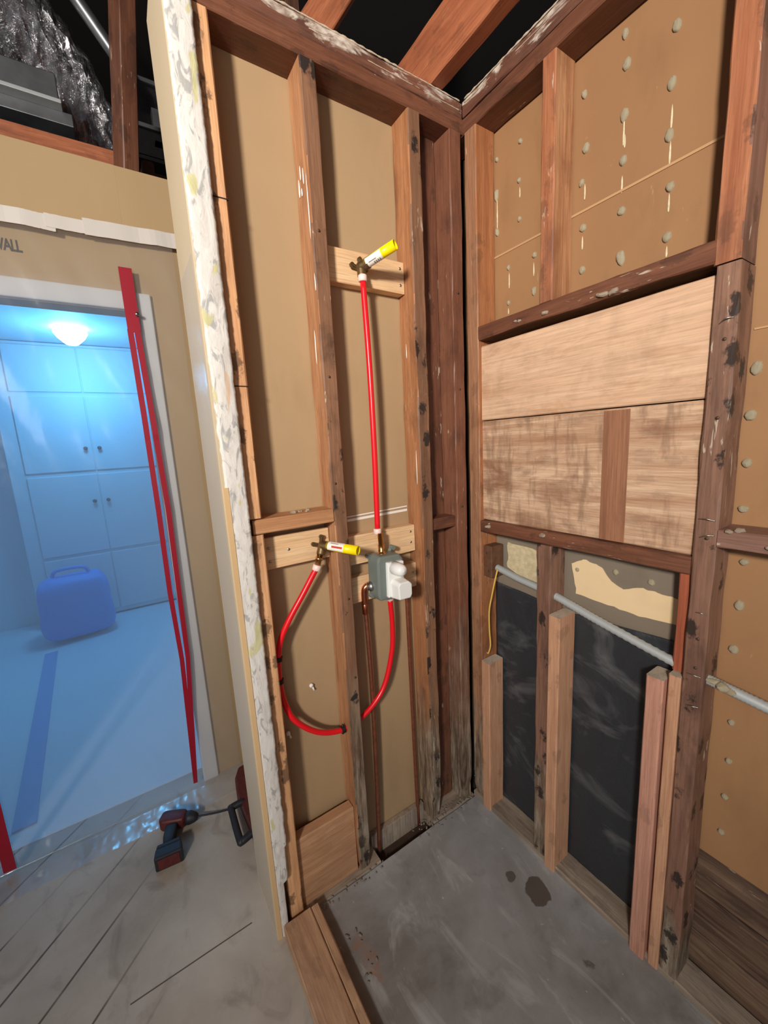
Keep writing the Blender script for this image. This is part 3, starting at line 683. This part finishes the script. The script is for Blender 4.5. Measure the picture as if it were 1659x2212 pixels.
# the loop
t = thing('pex_pipe', (-.62, .03, .565), 'long looped red plastic pipe sweeping from the lower elbow through the middle stud', 'pipe')
L_ = [(-.588,.024,1.092),(-.61,.028,1.058),(-.637,.03,1.018),(-.682,.032,.955),(-.712,.035,.899),(-.724,.038,.84),(-.726,.04,.77),(-.718,.038,.70),(-.693,.032,.635),(-.624,.03,.566),(-.538,.03,.537),(-.459,.03,.556),(-.385,.03,.619),(-.344,.03,.734),(-.338,.026,.833),(-.347,.018,.93)]
tube('pipe', L_, R, M_['pex'], t, 16)
ring('expansion_ring', (-.589, .024, 1.090), (-.4, .05, -1), t); ring('expansion_ring', (-.348, .016, .937), (-.1, 0, 1), t)
def clampf(p, d, label):
    t = thing('pipe_clamp', p, label, 'pipe clamp'); bm = bmesh.new()
    Rg = lathe_bm(bm, [(R+.0005, -.006), (R+.004, -.006), (R+.004, .006), (R+.0005, .006), (R+.0005, -.006)], 18)
    mesh('band', bm, M_['clamp'], t, along(p, d))
    q = Vector(p); tube('nail', [q+Vector((0, .0, .018)), q+Vector((.0, .0, -.016))], .0025, M_['clamp'], t, 8, fit=False)
clampf((-.545, .03, .538), (1, 0, .05), 'black pipe clamp holding the loop against the middle stud')
clampf((-.724, .038, .845), (.1, 0, 1), 'upper black pipe clamp at the left side of the loop')
clampf((-.7265, .04, .775), (0, 0, 1), 'second black pipe clamp at the left side of the loop')
# copper pipes
t = thing('copper_pipe', (-.425, .04, -.05), 'copper pipe with elbow dropping from the left of the valve to the floor', 'pipe')
tube('riser', [(-.431, .05, -.06), (-.426, .045, .25), (-.423, .041, .6), (-.427, .04, .86), (-.430, .04, .955)], .0075, M_['copper_d'], t)
tube('bend', [(-.430, .04, .93), (-.430, .04, .965), (-.427, .038, .983), (-.415, .034, .992), (-.398, .028, .995), (-.38, .02, .998)], .0098, M_['copper'], t)
lathe('coupling', [(.0078, -.02), (.0098, -.018), (.0098, .018), (.0078, .02)], (-.4295, .04, .915), (0, 0, 1), M_['copper'], t, 18)
t = thing('copper_pipe', (-.245, .062, -.05), 'thin dark copper pipe running down beside the rotted-foot stud', 'pipe')
tube('riser', [(-.243, .06, -.06), (-.245, .062, .33), (-.247, .062, .7), (-.251, .058, .93)], .007, M_['copper_d'], t)
# ---------------------------------------------------------------- valve
V = Vector((-.372, .0, 1.03))
t = thing('shower_valve', (-.372, .0, .95), 'grey and white plastic guarded shower valve mounted in the pipe bay', 'shower valve')
bm = bmesh.new()
prism_bm(bm, [(-.046, -.070), (.030, -.074), (.042, -.06), (.044, .050), (.030, .066), (-.044, .070), (-.05, .055), (-.052, -.055)], 0, .062, .006)
FY = Matrix(((1, 0, 0, 0), (0, 0, -1, 0), (0, 1, 0, 0), (0, 0, 0, 1)))      # local z -> world -y
mv = Matrix.Translation(V+Vector((0, .02, 0))) @ FY
mesh('guard_body', bm, M_['guard'], t, mv)
for sx, sz in ((-.052, .064), (.038, .076), (-.048, -.064), (.03, -.082)):
    bm = bmesh.new(); tube_bm(bm, [Vector((0, 0, -.004)), Vector((0, 0, .014))], .0075, 12)
    tube_bm(bm, [Vector((0, 0, .0)), Vector((-sx*.35, -sz*.25, .0))], .006, 8)
    mesh('screw_ear', bm, M_['guard'], t, Matrix.Translation(V+Vector((sx, .014, sz))) @ FY)
bm = bmesh.new()      # base block of the white cover
prism_bm(bm, [(-.024, -.062), (.036, -.058), (.038, .046), (-.022, .05)], .058, .074, .004)
mesh('cover_base', bm, M_['cap'], t, mv)
lathe('round_cap', [(.021, 0), (.0195, .028), (.0175, .040), (.012, .047), (0, .049)], V+Vector((.002, -.048, .030)), (.10, -1, -.05), M_['cap'], t, 28, True)
bm = bmesh.new()
prism_bm(bm, [(-.022, -.032), (.026, -.034), (.034, -.022), (.034, .016), (.022, .028), (-.016, .028), (-.024, .018)], 0, .046, .004)
for v_ in bm.verts:
    if v_.co.z > .03: v_.co.x *= .86; v_.co.y *= .88
mesh('square_cap', bm, M_['cap'], t, Matrix.Translation(V+Vector((.008, -.046, -.032))) @ FY)
lathe('top_port', [(.015, -.006), (.015, .004), (.012, .005), (.010, .012), (.0105, .03), (.0085, .03), (.0085, .066)], V+Vector((-.010, -.004, .066)), (0, .05, 1), M_['brass'], t, 20)
lathe('bottom_port', [(.012, 0), (.012, .012), (.009, .014), (.009, .02)], V+Vector((.022, .0, -.066)), (.05, .05, -1), M_['toolblk'], t, 18)
lathe('side_port', [(.016, -.006), (.016, .006), (.012, .008), (.012, .014)], V+Vector((-.050, .004, -.032)), (-1, .4, 0), M_['steel'], t, 20)

# ================================================================ RIGHT BAY DETAILS
t = thing('junction_box', (.05, -.06, .93), 'small rusty electrical box fixed to the first right wall stud below the sill', 'electrical box')
bm = box_bm(bmesh.new(), (-.016, -.022, 0), (.045, .016, .115), .003); mesh('box_body', bm, M_['rustbox'], t, Matrix.Translation((.03, -.068, .945)))
nails(t, [(.012, -.07, 1.035), (.012, -.078, .97)], (-1, 0, 0), .004, 'nail', 'screw')
t = thing('flexible_conduit', (.03, -.40, .9), 'grey ribbed flexible metal conduit slanting behind the studs below the sill', 'conduit')
P = smooth_path([(.03,-.100,.985),(.03,-.19,.968),(.03,-.263,.959),(.03,-.336,.947),(.03,-.471,.915),(.03,-.666,.875),(.03,-.729,.866),(.03,-.82,.854),(.03,-1.0,.83),(.03,-1.15,.81)], 26)
tube('armor', P, .0085, M_['conduit'], t, 14, True, False, lambda i, n: .0108+.0014*(i % 2))
w_ = tube('loose_wire', [(.012,-.118,.985),(.004,-.112,.94),(.0,-.102,.885),(-.004,-.094,.83),(-.004,-.094,.76),(-.004,-.098,.70),(-.006,-.090,.668),(-.004,-.082,.664)], .0028, M_['wire'], None, 10)
tag(w_, 'thin yellow wire dangling from the rusty box beside the first right wall stud', 'wire')
gp = thing('plaster_glob', (.02, -.735, .868), 'white plaster glob stuck on the conduit right of the large dark stud', 'plaster')
crumbs(gp, [(.022, -.728, .872), (.022, -.745, .868), (.024, -.76, .862)], .011, 'lump', 'dab')
# little anchors on the first bay board
for p, lab in (((-.62, .078, .70), 'small white wall anchor in the middle of the first bay board'), ((-.71, .07, .58), 'small pale ring screw low at left inside the pipe loop')):
    a = thing('wall_anchor', p, lab, 'anchor'); lathe('anchor_head', [(.003, 0), (.007, .002), (.006, .007), (.0, .008)], p, (0, -1, 0), M_['label'], a, 12); tube('anchor_shank', [Vector(p)+Vector((.003, -.004, -.004)), Vector(p)+Vector((.006, -.008, -.016))], .0028, M_['label'], a, 8, fit=False)
# ================================================================ CURB
t = thing('curb', (-.755, -.5, 0), 'brown timber curb lying between the concrete slab and the left floor', 'curb')
board('curb_top', (-.808, -2.1, .0), (-.722, -.022, .042), 'y', M_['curb'], t, rough=.001)
board('curb_edge', (-.720, -2.1, .0), (-.697, -.022, .040), 'y', M_['curb'], t, rough=.001)

# ================================================================ ATTIC
lum('ceiling_joist', (-.125, -1.0, 2.449), (-.078, 2.6, 2.60), 'y', 'beam', 'large orange red ceiling joist passing over the wall corner', 'joist', rough=.002)
a = board('brace', (0, 0, 0), (.042, .09, 1.0), 'z', M_['beam'], None, shear=Vector((.55, -.1, .8)).to_track_quat('Z', 'Y').to_matrix().to_4x4()); tag(a, 'slanting orange brace rising behind the pipe wall top plate', 'brace')
a.location = (-.44, .32, 2.56)
lum('hanger', (-.245, .70, 2.5), (-.185, .74, 3.5), 'z', 'attic', 'dark vertical hanger board in the attic between brace and joist', 'board')
b = board('attic_post', (0, 0, 0), (.05, .09, 1.0), 'z', M_['old_dark'], None, shear=Vector((.10, -.30, .95)).to_track_quat('Z', 'Y').to_matrix().to_4x4()); b.location = (-.865, .80, 2.43)
tag(b, 'leaning dark red post standing on the wall beside the silver duct', 'post')
lum('joist', (-2.2, .86, 2.44), (-.86, .90, 2.53), 'x', 'beam', 'reddish joist lying just above the tan wall under the ducts', 'joist')
lum('rafter', (-2.6, 2.3, 3.15), (1.1, 2.34, 3.3), 'x', 'attic', 'dark rafter far back in the attic', 'rafter')
lum('floor_joist', (-.80, .90, 2.43), (-.76, 2.9, 2.55), 'y', 'attic', 'dark joist behind the leaning post', 'joist')
def insf(u, v): y = .10-u*1.0; return (.02+v*.10, y, 2.462+.014*mn.noise((y*20, v*4, 1))+.075*v)
it = grid('insulation_scrap', insf, 60, 6, M_['insul'], None, (.05, 0, 2.447), True, .004)
tag(it, 'brown insulation scraps lying along the right wall top plate', 'insulation'); it['kind'] = 'stuff'
t = thing('foil_duct', (-1.15, 1.05, 2.68), 'crumpled silver flexible duct at upper left', 'duct')
pd = smooth_path([(-1.75, .95, 2.95), (-1.35, 1.0, 2.98), (-1.10, 1.08, 2.93), (-.98, 1.25, 2.78), (-.93, 1.6, 2.68), (-.92, 2.2, 2.62)], 16)
tube('foil_hose', pd, .16, M_['foil'], t, 36, True, False, lambda i, n: .155+.006*math.sin(i*1.9)+.012*mn.noise((i*.3, 0, 0)))
t = thing('round_pipe', (-.84, .92, 2.9), 'straight thin galvanized pipe above the foil duct', 'pipe')
tube('pipe', [(-.80, .95, 2.86), (-.96, .93, 3.06), (-1.12, .91, 3.26)], .022, M_['galv'], t, 18)
t = thing('duct_boot', (-1.2, .95, 2.6), 'flat sheet metal duct boot with bright lower flange at far left', 'duct')
mesh('boot_body', box_bm(bmesh.new(), (-.4, -.07, .04), (.17, .22, .13), .004), M_['galv'], t, Matrix.Translation((-1.2, .95, 2.6)))
mesh('flange', box_bm(bmesh.new(), (-.42, -.09, .03), (.175, .24, .042), .002), M_['conduit'], t, Matrix.Translation((-1.2, .95, 2.6)))
mesh('skirt', box_bm(bmesh.new(), (-.4, -.05, -.01), (.20, .20, .03), .002), M_['galv'], t, Matrix.Translation((-1.2, .95, 2.6)))
t = thing('sheet_metal_box', (-.72, 1.0, 2.72), 'open sheet metal box right of the leaning attic post', 'duct')
bm = bmesh.new()
for lo, hi in (((-.09, 0, 0), (.14, .2, .006)), ((-.09, 0, .165), (.14, .2, .171)), ((-.09, 0, .0), (-.084, .2, .171)), ((-.09, .17, 0), (.14, .176, .171)), ((-.095, -.004, -.002), (.14, .002, .012)), ((-.095, -.004, .160), (.14, .002, .174)), ((-.097, -.004, -.002), (-.08, .002, .174)), ((-.01, .06, .0), (.03, .1, .12))): box_bm(bm, lo, hi)
mesh('box_shell', bm, M_['galv'], t, Matrix.Translation((-.71, 1.0, 2.73)))

# ================================================================ DOORWAY PLASTIC
t = thing('plastic_sheet', (-1.2, .72, 0), 'clear plastic sheet taped over the doorway and trailing on the floor', 'plastic sheet')
def ply(x, z): return .722+.006*mn.noise((x*4, z*1.2, 0))+.006*mn.noise((x*14+z*6, z*3, 5))*(1 if z > 1.5 else .5)
def shf(u, v):
    x = -1.75+u*.99; s = v*2.30
    if s < .12: k = s/.12; return (x, .60+.122*k+.02*mn.noise((x*5, 0, 0))*(1-k), .006+.004*abs(mn.noise((x*30, s*30, 0)))+.0*k)
    z = (s-.12)/2.18*2.20; q = ply(x, z)
    if z < .1: q = q*(z/.1)+(.722)*(1-z/.1)
    return (x, q, z+.006)
grid('curtain', shf, 130, 180, M_['sheet'], t, (-1.2, .72, 0))
def flap(u, v): z = .02+v*1.85; return (-.8295-.002*abs(mn.noise((u*8, z*5, 0))), -.005+u*.18, z)
grid('side_flap', flap, 10, 60, M_['sheet'], t, (-.829, .08, 0))
def tape_strip(name, pts, w_, label, group=None, y=.716, mat='tape', par=None, th=.0008):
    bm = bmesh.new(); Pp = [Vector((p[0], 0, p[1])) for p in pts]
    n = 16*(len(Pp)-1); V2 = []
    for i in range(n+1):
        f = i/n*(len(Pp)-1); k = min(int(f), len(Pp)-2); p = Pp[k].lerp(Pp[k+1], f-k); d = (Pp[k+1]-Pp[k]).normalized(); nn = Vector((-d.z, 0, d.x))
        ww = w_ if not isinstance(w_, (list, tuple)) else w_[0]+(w_[1]-w_[0])*i/n
        V2.append([bm.verts.new(p+nn*s2*ww/2+Vector((0, yy+ply(p.x, p.z)-.722, .0015*mn.noise((i*.7, s2, 0))))) for s2, yy in ((-1, 0), (1, 0), (1, th), (-1, th))])
    for i in range(n):
        for k in range(4): bm.faces.new((V2[i][k], V2[i][(k+1) % 4], V2[i+1][(k+1) % 4], V2[i+1][k]))
    bm.faces.new(V2[0]); bm.faces.new(V2[-1])
    o = mesh(name, bm, M_[mat], par, Matrix.Translation((0, y, 0)))
    if label: tag(o, label, 'tape', group)
    return o
G = 'white tape strips holding the plastic'
tape_strip('tape_strip', [(-1.75, 2.175), (-1.18, 2.183), (-1.095, 2.18)], .046, 'leftmost white tape strip across the top of the plastic sheet', G)
tape_strip('tape_strip', [(-1.12, 2.187), (-.99, 2.188)], .04, 'middle white tape strip at the top of the plastic sheet', G, .7145)
tape_strip('tape_strip', [(-1.02, 2.190), (-.74, 2.202)], .050, 'rightmost white tape strip at the top of the plastic sheet, by the wall end', G, .713)
t = thing('zipper_tape', (-.93, .712, 0), 'right red zipper tape with a split middle running down the plastic sheet', 'zipper')
tape_strip('zip_head', [(-.920, 2.083), (-.920, 1.87)], .040, None, y=.712, mat='redtape', par=t, th=.002)
tape_strip('zip_side', [(-.932, 1.88), (-.930, 1.577), (-.930, 1.23), (-.934, .9), (-.928, .61), (-.947, .035)], (.019, .016), None, y=.712, mat='redtape', par=t, th=.002)
tape_strip('zip_side', [(-.911, 1.88), (-.904, 1.577), (-.897, 1.23), (-.902, .9), (-.906, .61), (-.947, .035)], (.019, .016), None, y=.711, mat='redtape', par=t, th=.002)
lathe('zip_pull', [(.006, 0), (.006, .01), (0, .01)], (-.905, .709, 1.93), (0, -1, 0), M_['steel'], t, 10)
t = thing('zipper_tape', (-1.56, .712, 0), 'left red zipper tape at the left edge of the photo, ending on the floor', 'zipper')
tape_strip('zip_side', [(-1.55, 2.08), (-1.55, .7), (-1.55, .02)], .034, None, y=.712, mat='redtape', par=t, th=.002)
# lettering printed on the tan wall
cu = bpy.data.curves.new('lettering', 'FONT'); cu.body = 'DRYWALL'; cu.size = .048; cu.extrude = .0004; cu.offset = .0011; cu.align_x = 'RIGHT'
cu.space_character = .85
tmp = bpy.data.objects.new('tmp', cu); COL.objects.link(tmp); bpy.context.view_layer.update()
me = bpy.data.meshes.new_from_object(tmp.evaluated_get(bpy.context.evaluated_depsgraph_get())); bpy.data.objects.remove(tmp)
me.materials.append(M_['toolblk']); me.name = 'lettering'
lo_ = bpy.data.objects.new('lettering', me)
reg(lo_, Matrix.Translation((-1.193, .7492, 2.092)) @ Matrix.Rotation(math.radians(90), 4, 'X') @ Matrix.Diagonal((.62, 1, 1, 1)), wf)

# ================================================================ BLUE ROOM CONTENT
t = thing('ceiling_lamp', (-1.215, 2.8, 2.3), 'lit glass dome ceiling lamp seen through the plastic sheet', 'lamp')
lathe('canopy', [(.03, .0), (.03, .006), (.05, .01), (.05, .02)], (-1.215, 2.8, 2.36), (0, 0, 1), M_['white'], t, 24)
lathe('glass_dome', [(.0, .012), (.10, .012), (.105, .0), (.085, -.035), (.05, -.07), (.035, -.082), (.0, -.086)], (-1.215, 2.8, 2.348), (0, 0, 1), M_['dome'], t, 28, False)
t = thing('cupboard', (-1.2, 3.3, 0), 'built-in pale cupboard with paired knobs behind the plastic sheet', 'cupboard')
box('cupboard_frame', (-1.80, 3.30, 0.02), (-.35, 3.49, 2.375), M_['paintblue'], t, .003)
for zz, hh, kz in ((1.335, .62, 1.523), (.62, .68, 1.068), (1.99, .36, 0), (.06, .53, 0)):
    for xa, xb, kx in ((-1.70, -1.232, -1.276), (-1.224, -.42, -1.178)):
        d = box('cupboard_door', (xa, 3.288, zz), (xb, 3.302, zz+hh), M_['paintblue'], t, .004)
        if kz: lathe('knob', [(.008, 0), (.008, .012), (.015, .016), (.016, .026), (.010, .032), (0, .033)], (kx, 3.288, kz), (0, -1, 0), M_['knob'], d, 14)
t = thing('storage_bag', (-1.57, 3.0, 0), 'blue boxy bag on the floor behind the plastic sheet', 'bag')
bm = bmesh.new(); bmesh.ops.create_uvsphere(bm, u_segments=32, v_segments=20, radius=1)
for v in bm.verts:
    q = [math.copysign(abs(c_)**.42, c_) for c_ in v.co]; v.co = Vector((q[0]*.235*(1+.05*(q[2] < 0)), q[1]*.16, (q[2]+1)*.25+.01*mn.noise(v.co*2)))
mesh('bag_body', bm, M_['bag'], t, Matrix.Translation((-1.50, 2.97, .02)) @ Matrix.Rotation(.12, 4, 'Z'), True)
tube('handle', [(-1.62, 2.95, .53), (-1.58, 2.95, .575), (-1.42, 2.95, .575), (-1.38, 2.95, .53)], .014, M_['bag'], t)
t = thing('door_leaf', (-1.66, 1.0, 0), 'open pale door leaf at the left inside the blue room', 'door')
mesh('leaf', box_bm(bmesh.new(), (-.03, -0.02, .01), (.01, .80, 1.98), .004), M_['white'], t, Matrix.Translation((-1.72, .95, 0)) @ Matrix.Rotation(.22, 4, 'Z'))
fb = box('floor_strip', (-.038, -.9, .004), (.038, .9, .012), M_['stripe'], None); fb.matrix_basis = Matrix.Translation((-1.61, 1.82, .004)) @ Matrix.Rotation(.07, 4, 'Z')
tag(fb, 'dark blue strip lying on the floor behind the plastic sheet', 'strip')

# ================================================================ TOOLS ON THE LEFT FLOOR
rz = Matrix.Rotation(math.radians(-7), 4, 'Z') @ Matrix.Scale(.78, 4)
t = thing('cordless_drill', (-1.035, .575, 0), 'red and black cordless drill with a long bit lying on the dusty floor', 'drill', rot=rz)
D = W[t.name]
def dm(z): return D @ Matrix.Translation((0, 0, z))
bm = bmesh.new(); prism_bm(bm, [(-.075, .028), (-.078, -.02), (-.06, -.036), (.03, -.034), (.05, -.022), (.05, .024), (.03, .034), (-.06, .036)], .006, .066, .012)
RM = Matrix.Rotation(math.radians(-20), 4, 'Z')
mesh('motor_housing', bm, M_['toolred'], t, dm(0) @ RM, True)
bm = bmesh.new(); prism_bm(bm, [(-.048, -.026), (.008, -.030), (-.002, -.08), (-.012, -.145), (-.052, -.145), (-.056, -.09)], .014, .056, .010)
mesh('grip', bm, M_['toolblk'], t, dm(0), True)
bm = bmesh.new(); prism_bm(bm, [(-.075, -.140), (.022, -.140), (.026, -.162), (-.078, -.162)], .004, .07, .006)
mesh('battery_mount', bm, M_['toolblk'], t, dm(0))
bm = bmesh.new(); prism_bm(bm, [(-.080, -.163), (.028, -.163), (.032, -.215), (-.084, -.215)], .0, .074, .008)
mesh('battery', bm, M_['toolblk'], t, dm(0), False); bm = bmesh.new(); prism_bm(bm, [(-.068, -.214), (.016, -.214), (.018, -.2175), (-.070, -.2175)], .01, .06, .001)
mesh('battery_label', bm, M_['toolred'], t, dm(0))
lathe('chuck', [(.024, 0), (.024, .012), (.018, .03), (.011, .04), (0, .041)], D @ RM @ Vector((.05, 0, .037)), rz @ RM @ Vector((1, 0, 0)), M_['toolblk'], t, 18)
tube('drill_bit', [D @ RM @ Vector((.086, 0, .037)), D @ Matrix.Rotation(math.radians(-14), 4, 'Z') @ Vector((.18, 0.004, .02)), D @ Matrix.Rotation(math.radians(-9), 4, 'Z') @ Vector((.27, 0, .006))], .0035, M_['toolblk'], t, 8)
t = thing('hand_tool', (-.78, .42, 0), 'red tool with squared black loop handle half hidden behind the wall end', 'tool')
bm = bmesh.new(); prism_bm(bm, [(.09, -.17), (-.035, -.20), (-.042, -.19), (-.030, -.06), (-.036, .05), (-.040, .12), (-.030, .19), (-.005, .24), (.05, .25), (.09, .2)], .0, .06, .008)
mesh('tool_body', bm, M_['toolred'], t, Matrix.Translation((-.775, .42, 0)))
tube('loop_handle', [(-.80, .475, .05), (-.812, .476, .052), (-.846, .476, .05), (-.850, .464, .048), (-.852, .33, .045), (-.846, .316, .045), (-.815, .32, .05), (-.80, .322, .05)], .013, M_['toolblk'], t, 10, fit=True)
